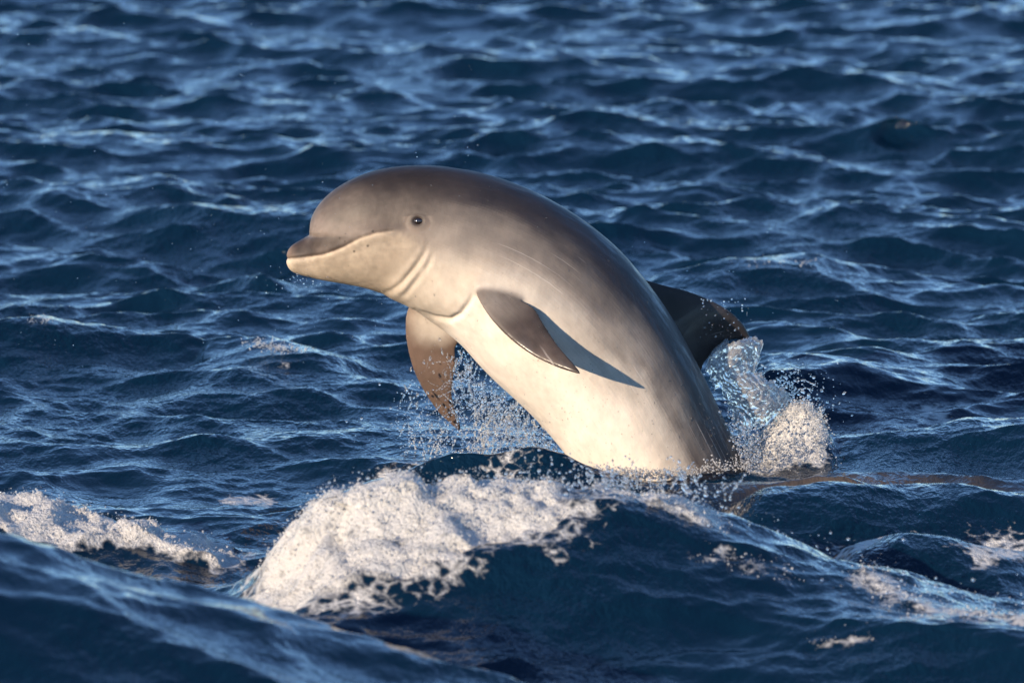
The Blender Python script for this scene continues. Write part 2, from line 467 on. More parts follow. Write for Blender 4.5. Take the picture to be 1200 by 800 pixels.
# ------------------------------------------------------------------ the dolphin
# outline pairs: back pixel, belly pixel, half width / half height, roll (deg), depth of the axis
ST = [
    ((336.5, 300), (336.5, 308), 1.0, 2, -0.03),
    ((337, 294), (338, 313.5), 1.12, 2, -0.03),
    ((341, 288.5), (343, 318), 1.15, 2, -0.03),
    ((349, 283), (352, 321.5), 1.13, 2, -0.03),
    ((358, 278.5), (362, 324), 1.10, 2, -0.03),
    ((363, 273), (370, 326), 1.08, 2, -0.03),
    ((363, 264), (378, 327.5), 1.03, 2, -0.03),
    ((366, 253), (387, 329), 0.99, 2, -0.03),
    ((373, 241), (397, 330.5), 0.96, 3, -0.03),
    ((385, 228.5), (409, 332.5), 0.94, 3, -0.03),
    ((403, 216), (422, 335), 0.92, 3, -0.03),
    ((428, 204.5), (437, 339), 0.90, 4, -0.03),
    ((458, 197), (452, 344), 0.88, 6, -0.025),
    ((492, 194.5), (466, 350), 0.88, 9, -0.02),
    ((527, 196.5), (480, 357), 0.88, 12, -0.015),
    ((562, 202.5), (494, 367), 0.89, 16, -0.01),
    ((597, 213), (509, 378), 0.90, 19, 0),
    ((630, 227), (525, 390), 0.91, 22, 0),
    ((664, 245.5), (542, 405), 0.92, 24, 0),
    ((696, 267.5), (561, 426), 0.93, 26, 0),
    ((727, 295), (582, 447.5), 0.93, 26, 0),
    ((755, 327), (604, 468), 0.93, 26, 0),
    ((780, 361), (626, 489), 0.93, 26, 0),
    ((802, 397), (646, 511), 0.93, 26, 0),
    ((822, 435), (664, 533), 0.93, 26, 0),
    ((841, 474), (682, 558), 0.93, 26, 0.01),
    ((859, 511), (702, 587), 0.93, 26, 0.02),
    ((877, 549), (724, 618), 0.92, 26, 0.03),
    ((896, 590), (750, 652), 0.90, 26, 0.05),
    ((918, 632), (785, 690), 0.86, 26, 0.07),
    ((950, 672), (835, 728), 0.80, 26, 0.10),
    ((985, 705), (893, 760), 0.72, 26, 0.13),
    ((1030, 730), (960, 783), 0.62, 26, 0.16),
]

def catmull(pts, n):
    pts = np.asarray(pts, float)
    t = np.concatenate([[0], np.cumsum(np.sqrt(np.linalg.norm(np.diff(pts[:, :4], axis=0), axis=1)) ** 1.0 + 1e-6)])
    m = np.zeros_like(pts)
    m[1:-1] = (pts[2:] - pts[:-2]) / (t[2:] - t[:-2])[:, None]
    m[0] = (pts[1] - pts[0]) / (t[1] - t[0]); m[-1] = (pts[-1] - pts[-2]) / (t[-1] - t[-2])
    q = np.linspace(0, t[-1], n)
    i = np.clip(np.searchsorted(t, q, side='right') - 1, 0, len(t) - 2)
    h = (t[i + 1] - t[i])[:, None]; s = ((q - t[i]) / h[:, 0])[:, None]
    v = ((2 * s ** 3 - 3 * s ** 2 + 1) * pts[i] + (s ** 3 - 2 * s ** 2 + s) * h * m[i]
         + (-2 * s ** 3 + 3 * s ** 2) * pts[i + 1] + (s ** 3 - s ** 2) * h * m[i + 1])
    return v, i + s[:, 0]

rows = np.array([[a[0], a[1], b[0], b[1], w, r, y] for a, b, w, r, y in ST])
body_st, body_idx = catmull(rows, 260)
NTH = 160
th = np.linspace(0, 2 * np.pi, NTH, endpoint=False)
bv, bphi, bs = [], [], []
for row, si in zip(body_st, body_idx):
    tx, ty, bx_, by_, w, roll, yy = row
    T = P(tx, ty, yy); B = P(bx_, by_, yy)
    C = (T + B) / 2; a = (T - B) / 2; ha = np.linalg.norm(a)
    hw = ha * w
    sn, cs = np.sin(th), np.cos(th)
    pw = 0.74 + 0.26 * float(smooth(11, 18, si)); cq = np.sign(cs) * np.abs(cs) ** pw
    hw *= 0.90 + 0.10 * float(smooth(11, 18, si))
    bv.append(C + sn[:, None] * a + (cq * hw)[:, None] * np.array([0, -1.0, 0]))
    bphi.append((np.degrees(th) - roll + 180) % 360 - 180)
    bs.append(np.full(NTH, si))
bv = np.concatenate(bv); bphi = np.concatenate(bphi); bs = np.concatenate(bs)

def closed_loft(rings):
    """rings: (n, k, 3) -> verts, tris/quads triangulated"""
    n, k, _ = rings.shape
    v = rings.reshape(-1, 3)
    q = grid_faces(n, k, True)
    tri = np.concatenate([q[:, [0, 1, 2]], q[:, [0, 2, 3]]])
    c0, c1 = len(v), len(v) + 1
    v = np.concatenate([v, rings[:1].mean(1), rings[-1:].mean(1)])
    j = np.arange(k); j2 = (j + 1) % k
    cap0 = np.stack([np.full(k, c0), j, j2], -1); cap1 = np.stack([np.full(k, c1), (n - 1) * k + j2, (n - 1) * k + j], -1)
    return v, np.concatenate([tri, cap0, cap1])

def fin(lead, trail, thick, nrm, n=60, k=40):
    """lead / trail: lists of (px, py, Y); thickness ratio of the chord; nrm: rough thickness direction"""
    Lp = np.array([P(*p) for p in lead]); Tp = np.array([P(*p) for p in trail])
    def resample(pts):
        d = np.concatenate([[0], np.cumsum(np.linalg.norm(np.diff(pts, axis=0), axis=1))]); d /= d[-1]
        pts4 = np.concatenate([pts, np.zeros((len(pts), 1))], 1)
        v, _ = catmull(pts4, 400)
        dd = np.concatenate([[0], np.cumsum(np.linalg.norm(np.diff(v[:, :3], axis=0), axis=1))]); dd /= dd[-1]
        q = np.linspace(0, 1, n)
        q = 1 - (1 - q) ** 1.35
        return np.stack([np.interp(q, dd, v[:, c]) for c in range(3)], -1)
    Lp, Tp = resample(Lp), resample(Tp)
    t = np.linspace(0, 2 * np.pi, k, endpoint=False)
    u = (1 - np.cos(t)) / 2                                # 0 lead .. 1 trail
    prof = np.sign(np.sin(t)) * (1.4845 * np.sqrt(u) - 0.63 * u - 1.758 * u ** 2 + 1.4215 * u ** 3 - 0.5075 * u ** 4) * 1.0
    nrm = np.asarray(nrm, float)
    rings = []
    for i in range(n):
        ch = Tp[i] - Lp[i]; c = np.linalg.norm(ch)
        cd = ch / max(c, 1e-9)
        nn = nrm - cd * (nrm @ cd); nn /= np.linalg.norm(nn)
        tk = max(c * thick, 0.006)
        end = min(1.0, (n - 1 - i) / 5.0) ** 0.5
        rings.append(Lp[i] + u[:, None] * ch + ((prof * tk + np.sin(t) * 0.0065) * (0.25 + 0.75 * end))[:, None] * nn)
    return closed_loft(np.array(rings))

near_fin = fin(
    [(566, 318, -0.12), (556, 336, -0.20), (563, 355, -0.252), (578, 377, -0.295), (600, 399, -0.335), (625, 417, -0.37), (652, 430, -0.40), (676, 437.5, -0.425), (680.5, 438.5, -0.43)],
    [(640, 318, -0.12), (612, 335, -0.20), (610, 349, -0.240), (627, 362, -0.272), (638, 380, -0.305), (651, 400, -0.345), (665, 417, -0.39), (678, 433, -0.42), (680.5, 438.5, -0.43)],
    0.105, (0.55, -0.7, 0.45))
far_fin = fin(
    [(500, 340, 0.06), (484, 352, 0.10), (476.5, 366, 0.13), (475, 388, 0.15), (478.5, 412, 0.17), (486, 437, 0.19), (499, 462, 0.21), (517, 486, 0.225), (536, 503, 0.235), (539, 504, 0.236)],
    [(575, 375, 0.05), (555, 392, 0.08), (540, 400, 0.11), (534, 409, 0.13), (534.5, 425, 0.15), (531.5, 445, 0.17), (530, 462, 0.19), (534, 480, 0.21), (540, 499, 0.234), (539, 504, 0.236)],
    0.10, (-0.45, -0.85, 0.1))
dorsal_fin = fin(
    [(690, 300, 0.07), (735, 320, 0.085), (775, 333, 0.11), (803, 340, 0.135), (832, 351, 0.16), (856, 365, 0.18), (872, 381, 0.195), (879, 396, 0.205), (878.5, 398.5, 0.206)],
    [(770, 470, 0.07), (800, 460, 0.085), (818, 443, 0.11), (826, 426, 0.135), (836, 412, 0.155), (849, 402, 0.175), (862, 398, 0.19), (875, 398.5, 0.204), (878.5, 398.5, 0.206)],
    0.085, (0.12, 0.9, 0.35))

body_rings = bv.reshape(len(body_st), NTH, 3)
allv, allf, src = [], [], []
off = 0
for kind, (v, f) in enumerate([closed_loft(body_rings), near_fin, far_fin, dorsal_fin]):
    allv.append(v); allf.append(f + off); off += len(v); src.append(np.full(len(v), kind))
me0 = mesh_from('dolphin_raw', np.concatenate(allv), np.concatenate(allf))
bm = bmesh.new(); bm.from_mesh(me0); bmesh.ops.recalc_face_normals(bm, faces=bm.faces); bm.to_mesh(me0); bm.free()
tmp = bpy.data.objects.new('tmp', me0); col.objects.link(tmp)
rm = tmp.modifiers.new('r', 'REMESH'); rm.mode = 'VOXEL'; rm.voxel_size = 0.0034; rm.use_smooth_shade = True
sm = tmp.modifiers.new('s', 'SMOOTH'); sm.factor = 0.5; sm.iterations = 8
dg = bpy.context.evaluated_depsgraph_get()
me = bpy.data.meshes.new_from_object(tmp.evaluated_get(dg))
bpy.data.objects.remove(tmp)
me.name = 'body'
n = len(me.vertices)
print('dolphin verts', n)
co = np.empty(n * 3, np.float32); me.vertices.foreach_get('co', co); co = co.reshape(-1, 3).astype(float)

def nearest_map(q):
    """per vertex: nearest sample of the modelled shells"""
    srcv = np.concatenate([bv, near_fin[0], far_fin[0], dorsal_fin[0]])
    kd = kdtree.KDTree(len(srcv))
    for i, c in enumerate(srcv): kd.insert(c, i)
    kd.balance()
    idx = np.empty(len(q), np.int64)
    for i, c in enumerate(q): idx[i] = kd.find(c)[1]
    return idx
idx = nearest_map(co)
nb = len(bv)
kind = np.zeros(n, int)
b1, b2, b3 = nb + len(near_fin[0]), nb + len(near_fin[0]) + len(far_fin[0]), nb + len(near_fin[0]) + len(far_fin[0]) + len(dorsal_fin[0])
kind[(idx >= nb) & (idx < b1)] = 1; kind[(idx >= b1) & (idx < b2)] = 2; kind[idx >= b2] = 3
isb = kind == 0
# anatomical angle and station for body points (fin points take those of the nearest body sample)
phi = np.zeros(n); stn = np.zeros(n)
phi[isb] = bphi[idx[isb]]; stn[isb] = bs[idx[isb]]
if (~isb).any():
    kd = kdtree.KDTree(nb)
    for i, c in enumerate(bv): kd.insert(c, i)
    kd.balance()
    for i in np.nonzero(~isb)[0]:
        k_ = kd.find(co[i])[1]; phi[i] = bphi[k_]; stn[i] = bs[k_]
aph = np.where(phi > 90, 180 - phi, np.where(phi < -90, -180 - phi, phi))     # symmetric left / right: +90 back, -90 belly

ev = np.empty(len(me.edges) * 2, np.int32); me.edges.foreach_get('vertices', ev); ev = ev.reshape(-1, 2)
deg = np.bincount(ev.ravel(), minlength=n).astype(float)[:, None]
def avg(fld):
    out = np.zeros_like(fld)
    for c_ in range(fld.shape[1]):
        out[:, c_] = (np.bincount(ev[:, 0], fld[ev[:, 1], c_], n) + np.bincount(ev[:, 1], fld[ev[:, 0], c_], n))
    return out / deg
_pz = np.array([P(372, 300, -0.1)])
_wk = np.exp(-((co[:, 0] - _pz[0, 0]) / 0.085) ** 4 - ((co[:, 2] - P(372, 297, -0.1)[2]) / 0.06) ** 4)[:, None] * isb[:, None]
for _ in range(70): co = co * (1 - 0.8 * _wk) + avg(co) * 0.8 * _wk
me.vertices.foreach_set('co', co.astype(np.float32).ravel()); me.update()

# head plane coordinates (pixel sized units, symmetric about the animal's midplane)
# both sides are mirrored on to the near side and drawn as the photograph shows that side
_rel = np.stack([co[:, 0], -np.abs(co[:, 1] + 0.03) - 0.03, co[:, 2]], -1) - CAM
_dep = _rel @ _f
hx = 600 + FPX * (_rel @ _r) / _dep
hy = 400 - FPX * (_rel @ _u) / _dep

def polyd(pts):
    """distance in pixels to a polyline, and the parameter along it"""
    pts = np.asarray(pts, float)
    best = np.full(n, 1e9); par = np.zeros(n)
    for i in range(len(pts) - 1):
        a, b = pts[i], pts[i + 1]; d = b - a
        t = np.clip(((hx - a[0]) * d[0] + (hy - a[1]) * d[1]) / (d @ d), 0, 1)
        dd = np.hypot(hx - a[0] - t * d[0], hy - a[1] - t * d[1])
        m_ = dd < best; best[m_] = dd[m_]; par[m_] = ((i + t) / (len(pts) - 1))[m_]
    return best, par

nrm = np.empty(n * 3, np.float32); me.vertices.foreach_get('normal', nrm); nrm = nrm.reshape(-1, 3).astype(float)
head = isb & (hx < 560)
disp = np.zeros(n)
MOUTH = [(330, 303), (345, 302.5), (360, 301), (377, 298.5), (390, 294.5), (402, 289.5), (412, 284), (422, 279), (440, 273), (455, 270.8), (466, 270.5)]
md, mp = polyd(MOUTH)
mfade = 1 - smooth(0.90, 1.0, mp)
mouth_y = np.interp(hx, [p[0] for p in MOUTH], [p[1] for p in MOUTH])
disp -= 0.0035 * np.exp(-(md / 1.6) ** 2) * mfade * (1 - 0.4 * smooth(0.5, 1, mp)) * head
lipd = np.where(hy > mouth_y, md, 99)
disp += 0.0018 * np.exp(-((lipd - 5) / 4.0) ** 2) * mfade * head                       # lower lip roll
disp += 0.001 * np.exp(-((np.where(hy < mouth_y, md, 99) - 4) / 3.0) ** 2) * (1 - smooth(0.45, 0.7, mp)) * head
MELON = [(362, 276), (368, 277), (380, 277.5), (394, 277), (408, 275), (424, 270)]
gd, gp = polyd(MELON)
disp -= 0.0055 * np.exp(-(gd / 3.0) ** 2) * (1 - smooth(0.15, 0.7, gp)) * head
# throat folds
for pts, dep, wd in (([(500, 287), (497, 297), (491, 307), (482, 319), (472, 330), (459, 339), (448, 343)], 0.0050, 3.0),
                     ([(495, 316), (489, 327), (480, 338), (471, 346)], 0.0030, 3.6),
                     ([(507, 296), (503, 308), (497, 318)], 0.003, 3.0)):
    d_, p_ = polyd(pts)
    disp -= dep * np.exp(-(d_ / wd) ** 2) * np.sin(np.pi * np.clip(p_, 0.02, 0.98)) ** 0.6 * head
    disp += 0.5 * dep * np.exp(-((d_ - 6) / 4) ** 2) * np.sin(np.pi * np.clip(p_, 0.02, 0.98)) * head
# fold between throat and chest
d_, p_ = polyd([(488, 362), (510, 371), (528, 374), (540, 368), (550, 355), (556, 342)])
chest_fold = np.exp(-(d_ / 3.5) ** 2) * np.sin(np.pi * np.clip(p_, 0.02, 0.98)) ** 0.5
disp -= 0.010 * chest_fold * isb * (co[:, 1] < 0.05)
d2_, _ = polyd([(470, 340), (500, 352), (525, 358)])
disp += 0.010 * np.exp(-(d2_ / 15) ** 2) * isb
# eye socket and lids
EYE = (490, 259)
ex, ey = hx - EYE[0], hy - EYE[1]
er = np.hypot(ex, ey * 1.15)
disp += 0.0035 * np.exp(-(er / 13) ** 2) * head
disp -= 0.010 * np.exp(-(er / 5.6) ** 4) * head
lid = np.abs(np.hypot(ex / 1.35, ey - 1.0) - 10)
disp -= 0.0010 * np.exp(-(lid / 1.8) ** 2) * (ey < 2) * head
lid2 = np.abs(np.hypot(ex / 1.25, ey) - 12.5)
disp -= 0.0007 * np.exp(-(lid2 / 2.2) ** 2) * (ey > 1) * head
# brow ridge / cheek modelling
d_, _ = polyd([(400, 262), (440, 258), (475, 262)])
disp -= 0.0015 * np.exp(-(d_ / 9) ** 2) * head
# blowhole
bh = np.hypot(hx - 538, (co[:, 1] + 0.02 - 0.045) / 0.0025)
disp -= 0.006 * np.exp(-(bh / 6) ** 2) * (aph > 55) * head
# soft body lumps, a crease behind the flipper
disp += 0.004 * (fbm(co[:, 0] * 6, co[:, 1] * 6, co[:, 2] * 6, 2, 3) - 0.5) * isb
co2 = co + nrm * disp[:, None]
me.vertices.foreach_set('co', co2.astype(np.float32).ravel())

# pigment
def lerp(a, b, t): return a * (1 - t)[:, None] + b * t[:, None]
cape = np.array([0.026, 0.022, 0.024]); flank = np.array([0.20, 0.170, 0.145]); belly = np.array([0.68, 0.605, 0.515])
wob = (fbm(co[:, 0] * 5, co[:, 1] * 5, co[:, 2] * 5, 3, 51) - 0.5)
wob2 = (fbm(co[:, 0] * 20, co[:, 1] * 20, co[:, 2] * 20, 3, 53) - 0.5)
streak = fbm(stn * 0.55, aph * 0.10, phi * 0 + 2, 4, 57) - 0.5          # long blotches running with the body
streak2 = fbm(stn * 2.2, aph * 0.22, phi * 0 + 5, 3, 59) - 0.5
a = aph + wob * 22 + wob2 * 8 + streak * 26 + streak2 * 10
cfl = np.clip((stn - 18) / 6, 0, 1)
skin = lerp(np.tile(belly, (n, 1)), np.tile(flank, (n, 1)), smooth(-60 + 20 * cfl, 0 + 14 * cfl, a))
skin = lerp(skin, np.tile(cape, (n, 1)), smooth(-14 + 3 * cfl, 36 - 9 * cfl, a) ** 1.05)
# head
hcape = np.array([0.022, 0.017, 0.016]); hmid = np.array([0.165, 0.132, 0.110]); jaw = np.array([0.31, 0.25, 0.185]); tipc = np.array([0.55, 0.46, 0.34])
hyb = hy + wob * 26 + wob2 * 14
hc = lerp(np.tile(hcape, (n, 1)), np.tile(hmid * 0.62, (n, 1)), smooth(208, 246, hyb))
hc = lerp(hc, np.tile(hmid * 1.05, (n, 1)), smooth(244, 274, hyb))
eyeband = np.exp(-((hy - (266 + (hx < 440) * 0)) / 6) ** 2) * smooth(405, 440, hx) * (1 - smooth(475, 492, hx))
hc = lerp(hc, np.tile(np.array([0.08, 0.06, 0.052]), (n, 1)), 0.6 * eyeband)
bl_y = np.interp(hx, [p[0] for p in MOUTH] + [485, 505, 530], [p[1] for p in MOUTH] + [277, 288, 300])
bl_w = np.interp(hx, [420, 450, 470, 520], [2.2, 4, 10, 34])
fine_ = fbm(co[:, 0] * 70, co[:, 1] * 70, co[:, 2] * 70, 3, 63) - 0.5
below = smooth(-0.6, 1.0, (hy - bl_y + wob2 * 5 + fine_ * 5) / bl_w) * (1 + 0.25 * wob + 0.35 * fine_)
hc = lerp(hc, np.tile(jaw, (n, 1)), below)
ub = (1 - smooth(-2, 3, hy - mouth_y)) * (1 - smooth(392, 425, hx)) * smooth(274, 280, hy)
hc = lerp(hc, np.tile(np.array([0.045, 0.033, 0.027]), (n, 1)), np.clip(ub * (0.92 + wob2), 0, 1))
hc = lerp(hc, np.tile(np.array([0.16, 0.115, 0.085]), (n, 1)), np.clip((1 - smooth(337, 352, hx + wob2 * 12)) * (1 - smooth(-2, 2, hy - mouth_y)) * (1.0 + wob2), 0, 1))
hc = lerp(hc, np.tile(tipc, (n, 1)), (1 - smooth(337, 350, hx + wob2 * 10)) * (hy > mouth_y))
hc = lerp(hc, np.tile(np.array([0.56, 0.43, 0.29]), (n, 1)), 0.4 * np.exp(-((lipd - 1.0) / 1.8) ** 2) * mfade)
hc = lerp(hc, np.tile(np.array([0.10, 0.07, 0.05]), (n, 1)), 0.55 * np.exp(-(md / 1.0) ** 2) * mfade)
hc = hc * (1 + 0.55 * (fbm(co[:, 0] * 11, co[:, 1] * 11, co[:, 2] * 14, 4, 77) - 0.5) + 0.30 * fine_)[:, None]
# the grey-brown of throat darkens towards the folds
hc = lerp(hc, np.tile(np.array([0.33, 0.26, 0.19]), (n, 1)), 0.5 * np.exp(-(np.hypot(hx - 470, hy - 315) / 26) ** 2))
hc = lerp(hc, np.tile(np.array([0.025, 0.018, 0.016]), (n, 1)), np.exp(-(np.hypot(ex * 0.78 + 0.8, ey * 1.1) / 8.0) ** 4) * 0.92)
hc = lerp(hc, np.tile(np.array([0.22, 0.17, 0.135]), (n, 1)), 0.5 * np.exp(-((er - 14) / 4.5) ** 2) * (ey > -6))
for fx, fy, fr_ in ((415, 294.5, 1.5), (431, 288, 1.6), (437, 271, 1.4), (404, 283, 1.2), (398, 279, 1.3)):
    hc = lerp(hc, np.tile(np.array([0.03, 0.022, 0.018]), (n, 1)), 0.8 * np.exp(-(np.hypot(hx - fx, hy - fy) / fr_) ** 4))
hb = 1 - smooth(465, 560, hx + (hy - 260) * 0.25)
skin = lerp(skin, hc, hb)
# throat grey before the white chest
thr = smooth(440, 480, hx) * (1 - smooth(528, 550, hx + (hy - 360) * 0.6)) * smooth(290, 330, hy) * isb
skin = lerp(skin, np.tile(np.array([0.45, 0.375, 0.29]), (n, 1)), 0.6 * thr)
# flippers and dorsal fin
fc = np.array([0.060, 0.045, 0.038])
ff = np.where(isb, 0.0, 1.0)
rootd = np.zeros(n)
for k_, pr, r0, r1 in ((1, P(585, 345, -0.22), 0.02, 0.14), (2, P(508, 372, 0.12), 0.03, 0.11), (3, P(790, 390, 0.1), 0.0, 0.05)):
    m_ = kind == k_
    rootd[m_] = smooth(r0, r1, np.linalg.norm(co[m_] - pr, axis=1) + wob2[m_] * 0.04)
fcol = np.tile(fc, (n, 1)) * (1 + 1.3 * wob + 1.1 * wob2)[:, None]
fcol[kind == 2] = (np.tile(fc * np.array([2.2, 1.95, 1.75]), (n, 1)) * (1 + 0.6 * wob)[:, None])[kind == 2]; fcol[kind == 3] *= np.array([0.36, 0.40, 0.46])
skin = lerp(skin, fcol, ff * np.where(kind == 3, 1.0, np.where(kind == 1, 0.72, 0.3) + np.where(kind == 1, 0.28, 0.7) * rootd))
soft = ff[:, None].copy()
for _ in range(14): soft = avg(soft)
w_ = smooth(0.03, 0.25, soft[:, 0]) * (1 - smooth(0.75, 0.97, soft[:, 0])); w_ = w_[:, None]
for _ in range(10): w_ = np.maximum(w_, avg(w_))
sk = skin.copy(); pos_ = co2.copy()
for _ in range(26):
    sk = sk * (1 - w_) + avg(sk) * w_
    pos_ = pos_ * (1 - 0.7 * w_) + avg(pos_) * 0.7 * w_
skin = sk; co2 = pos_
me.vertices.foreach_set('co', co2.astype(np.float32).ravel())
an = np.stack([np.cos(np.radians(phi)), np.sin(np.radians(phi)), stn], -1)
for _ in range(8): an = avg(an)
vattr(me, 'along', np.stack([an[:, 2], np.degrees(np.arctan2(an[:, 1], an[:, 0])) / 10, np.zeros(n)], -1))
skin = skin * (1 + (0.30 * streak2 + 0.22 * streak) * smooth(-45, -10, aph))[:, None]
cattr(me, 'skin', np.clip(skin, 0.005, 0.9))
dolphin = bpy.data.objects.new('dolphin', None)
col.objects.link(dolphin)
dolphin.location = P(780, 555, 0.0)
tag(dolphin, 'grey dolphin with cream belly leaping out of the dark blue sea', 'dolphin')
bpy.context.view_layer.update()
body = link('body', me, MAT_SKIN, dolphin)
body.matrix_parent_inverse = dolphin.matrix_world.inverted()

# eyes: on both sides of the head
near_i = np.argmin(er + (co[:, 1] > -0.03) * 1e3); far_i = np.argmin(er + (co[:, 1] < -0.03) * 1e3)
eb = bmesh.new(); bmesh.ops.create_uvsphere(eb, u_segments=32, v_segments=20, radius=0.0145)
eye_me = bpy.data.meshes.new('eye'); eb.to_mesh(eb_me := eye_me); eb.free()
eye_me.polygons.foreach_set('use_smooth', np.ones(len(eye_me.polygons), dtype=bool))
eye_me.materials.append(MAT_EYE)
for i in (near_i, far_i):
    e = bpy.data.objects.new('eye', eye_me); col.objects.link(e); e.parent = dolphin
    e.matrix_parent_inverse = dolphin.matrix_world.inverted()
    e.location = co2[i] - nrm[i] * 0.0065
    e.scale = (1.25, 0.95, 0.98)

# ------------------------------------------------------------------ drops, spray, froth
def points_object(name, pts, scl, rot, mat, subdiv=2):
    me = bpy.data.meshes.new(name)
    me.vertices.add(len(pts)); me.vertices.foreach_set('co', np.asarray(pts, np.float32).ravel())
    vattr(me, 'scl', scl); vattr(me, 'rot', rot)
    me.update()
    o = link(name, me, mat)
    ng = bpy.data.node_groups.new(name + '_nodes', 'GeometryNodeTree')
    ng.interface.new_socket('Geometry', in_out='INPUT', socket_type='NodeSocketGeometry')
    ng.interface.new_socket('Geometry', in_out='OUTPUT', socket_type='NodeSocketGeometry')
    gi = ng.nodes.new('NodeGroupInput'); go = ng.nodes.new('NodeGroupOutput')
    ico = ng.nodes.new('GeometryNodeMeshIcoSphere'); ico.inputs['Radius'].default_value = 1.0; ico.inputs['Subdivisions'].default_value = subdiv
    ss = ng.nodes.new('GeometryNodeSetShadeSmooth'); st_ = ng.nodes.new('GeometryNodeSetMaterial'); st_.inputs['Material'].default_value = mat
    ip = ng.nodes.new('GeometryNodeInstanceOnPoints')
    a1 = ng.nodes.new('GeometryNodeInputNamedAttribute'); a1.data_type = 'FLOAT_VECTOR'; a1.inputs['Name'].default_value = 'scl'
    a2 = ng.nodes.new('GeometryNodeInputNamedAttribute'); a2.data_type = 'FLOAT_VECTOR'; a2.inputs['Name'].default_value = 'rot'
    e2r = ng.nodes.new('FunctionNodeEulerToRotation')
    L_ = ng.links.new
    L_(ico.outputs['Mesh'], ss.inputs['Geometry']); L_(ss.outputs['Geometry'], st_.inputs['Geometry'])
    L_(gi.outputs[0], ip.inputs['Points']); L_(st_.outputs['Geometry'], ip.inputs['Instance'])
    L_(a1.outputs['Attribute'], ip.inputs['Scale']); L_(a2.outputs['Attribute'], e2r.inputs[0]); L_(e2r.outputs[0], ip.inputs['Rotation'])
    L_(ip.outputs['Instances'], go.inputs[0])
    md_ = o.modifiers.new('drops', 'NODES'); md_.node_group = ng
    return o

class Drops:
    def __init__(s): s.p, s.s, s.r = [], [], []
    def add(s, p, r, stretch=1.0, d=None):
        s.p.append(np.asarray(p, float)); s.s.append((r / math.sqrt(stretch), r / math.sqrt(stretch), r * stretch))
        if d is None: s.r.append((rng.uniform(0, 3), rng.uniform(0, 3), 0))
        else:
            e = Vector(d).to_track_quat('Z', 'Y').to_euler(); s.r.append(tuple(e))
    def strand(s, p, v, n_, r0, step, g=0.0):
        """a ligament of water breaking up into drops"""
        p = np.asarray(p, float); v = np.asarray(v, float); v = v / np.linalg.norm(v)
        for i in range(n_):
            v = v + rng.normal(0, 0.16, 3) + np.array([0, 0, -g]); v /= np.linalg.norm(v)
            r = r0 * rng.uniform(0.45, 1.25) * (1 - 0.45 * i / n_)
            if rng.random() < 0.72: s.add(p, r, rng.choice([1.0, 1.0, 1.0, 1.3, 1.7, 2.3]), v)
            p = p + v * step * rng.uniform(0.5, 1.6)
    def make(s, name, mat, label, cat, subdiv=2):
        o = points_object(name, s.p, s.s, s.r, mat, subdiv); tag(o, label, cat, 'stuff'); return o

def lerp_pts(pts, t):
    pts = np.asarray(pts, float); i = t * (len(pts) - 1); k_ = int(min(i, len(pts) - 2)); return pts[k_] + (pts[k_ + 1] - pts[k_]) * (i - k_)

# curtain falling from the chest and the far flipper
D = Drops()
edge_ = [(536, 402), (560, 428), (590, 458), (620, 486), (650, 515), (668, 540)]
for i in range(230):
    t = rng.random() ** 0.75
    q = lerp_pts(edge_, t) + rng.normal(0, 6, 2)
    o_ = rng.uniform(0.0, 0.22)
    p = P(q[0] - rng.uniform(0, 26), q[1], o_)
    D.strand(p, (rng.normal(-0.25, 0.35), rng.normal(0, 0.2), -1), int(rng.integers(6, 26)), 0.0024 * rng.uniform(0.5, 1.5) * (2.0 if rng.random() < 0.10 else 1.0), 0.0085)
for i in range(70):
    p = P(rng.uniform(474, 545), rng.uniform(440, 520), rng.uniform(0.05, 0.35))
    D.strand(p, (rng.normal(0.1, 0.5), rng.normal(0, 0.2), -1), int(rng.integers(5, 20)), 0.0027 * rng.uniform(0.6, 1.7), 0.0085)
for i in range(14):                                       # drips off the flipper's edges
    p = P(rng.uniform(532, 545), rng.uniform(405, 500), 0.2)
    D.strand(p, (0.2, 0, -1), int(rng.integers(4, 12)), 0.0035, 0.009)
for i in range(150):
    t = rng.random() ** 0.8; q = lerp_pts(edge_, t)
    D.add(P(q[0] - abs(rng.normal(0, 30)) - 3, q[1] + rng.normal(6, 14), rng.uniform(-0.05, 0.15)), rng.uniform(0.0024, 0.0052), rng.choice([1, 1.2, 1.8, 2.6]), (rng.normal(0, 0.15), 0, 1))
for i in range(900):
    q = (rng.normal(570, 55), rng.normal(500, 34))
    if q[0] > 540 + (q[1] - 400) * 1.0: continue
    D.add(P(q[0], q[1], rng.uniform(-0.1, 0.35)), 0.0010 + 0.0030 * rng.random() ** 3)
D.make('chest_spray', MAT_DROP, 'curtain of clear drops falling below the dolphin chest and far flipper', 'spray')

# whiter broken water low in the curtain
D = Drops()
for i in range(260):
    x_ = rng.uniform(556, 668); y_ = rng.uniform(470, 540)
    if x_ > 560 + (y_ - 425) * 1.02: continue
    D.strand(P(x_, y_, rng.uniform(0.05, 0.2)), (rng.normal(-0.2, 0.3), 0, -1), int(rng.integers(5, 18)), 0.0024 * rng.uniform(0.5, 1.6), 0.007)
for i in range(60):
    x_ = rng.uniform(480, 600); y_ = rng.normal(528, 10)
    D.strand(P(x_, y_, rng.uniform(0.0, 0.2)), (rng.normal(0, 0.5), 0, 1), int(rng.integers(3, 12)), 0.0028, 0.008, 0.1)
D.make('white_spray', MAT_FROTH, 'white broken spray low beside the cream belly at the water', 'spray')

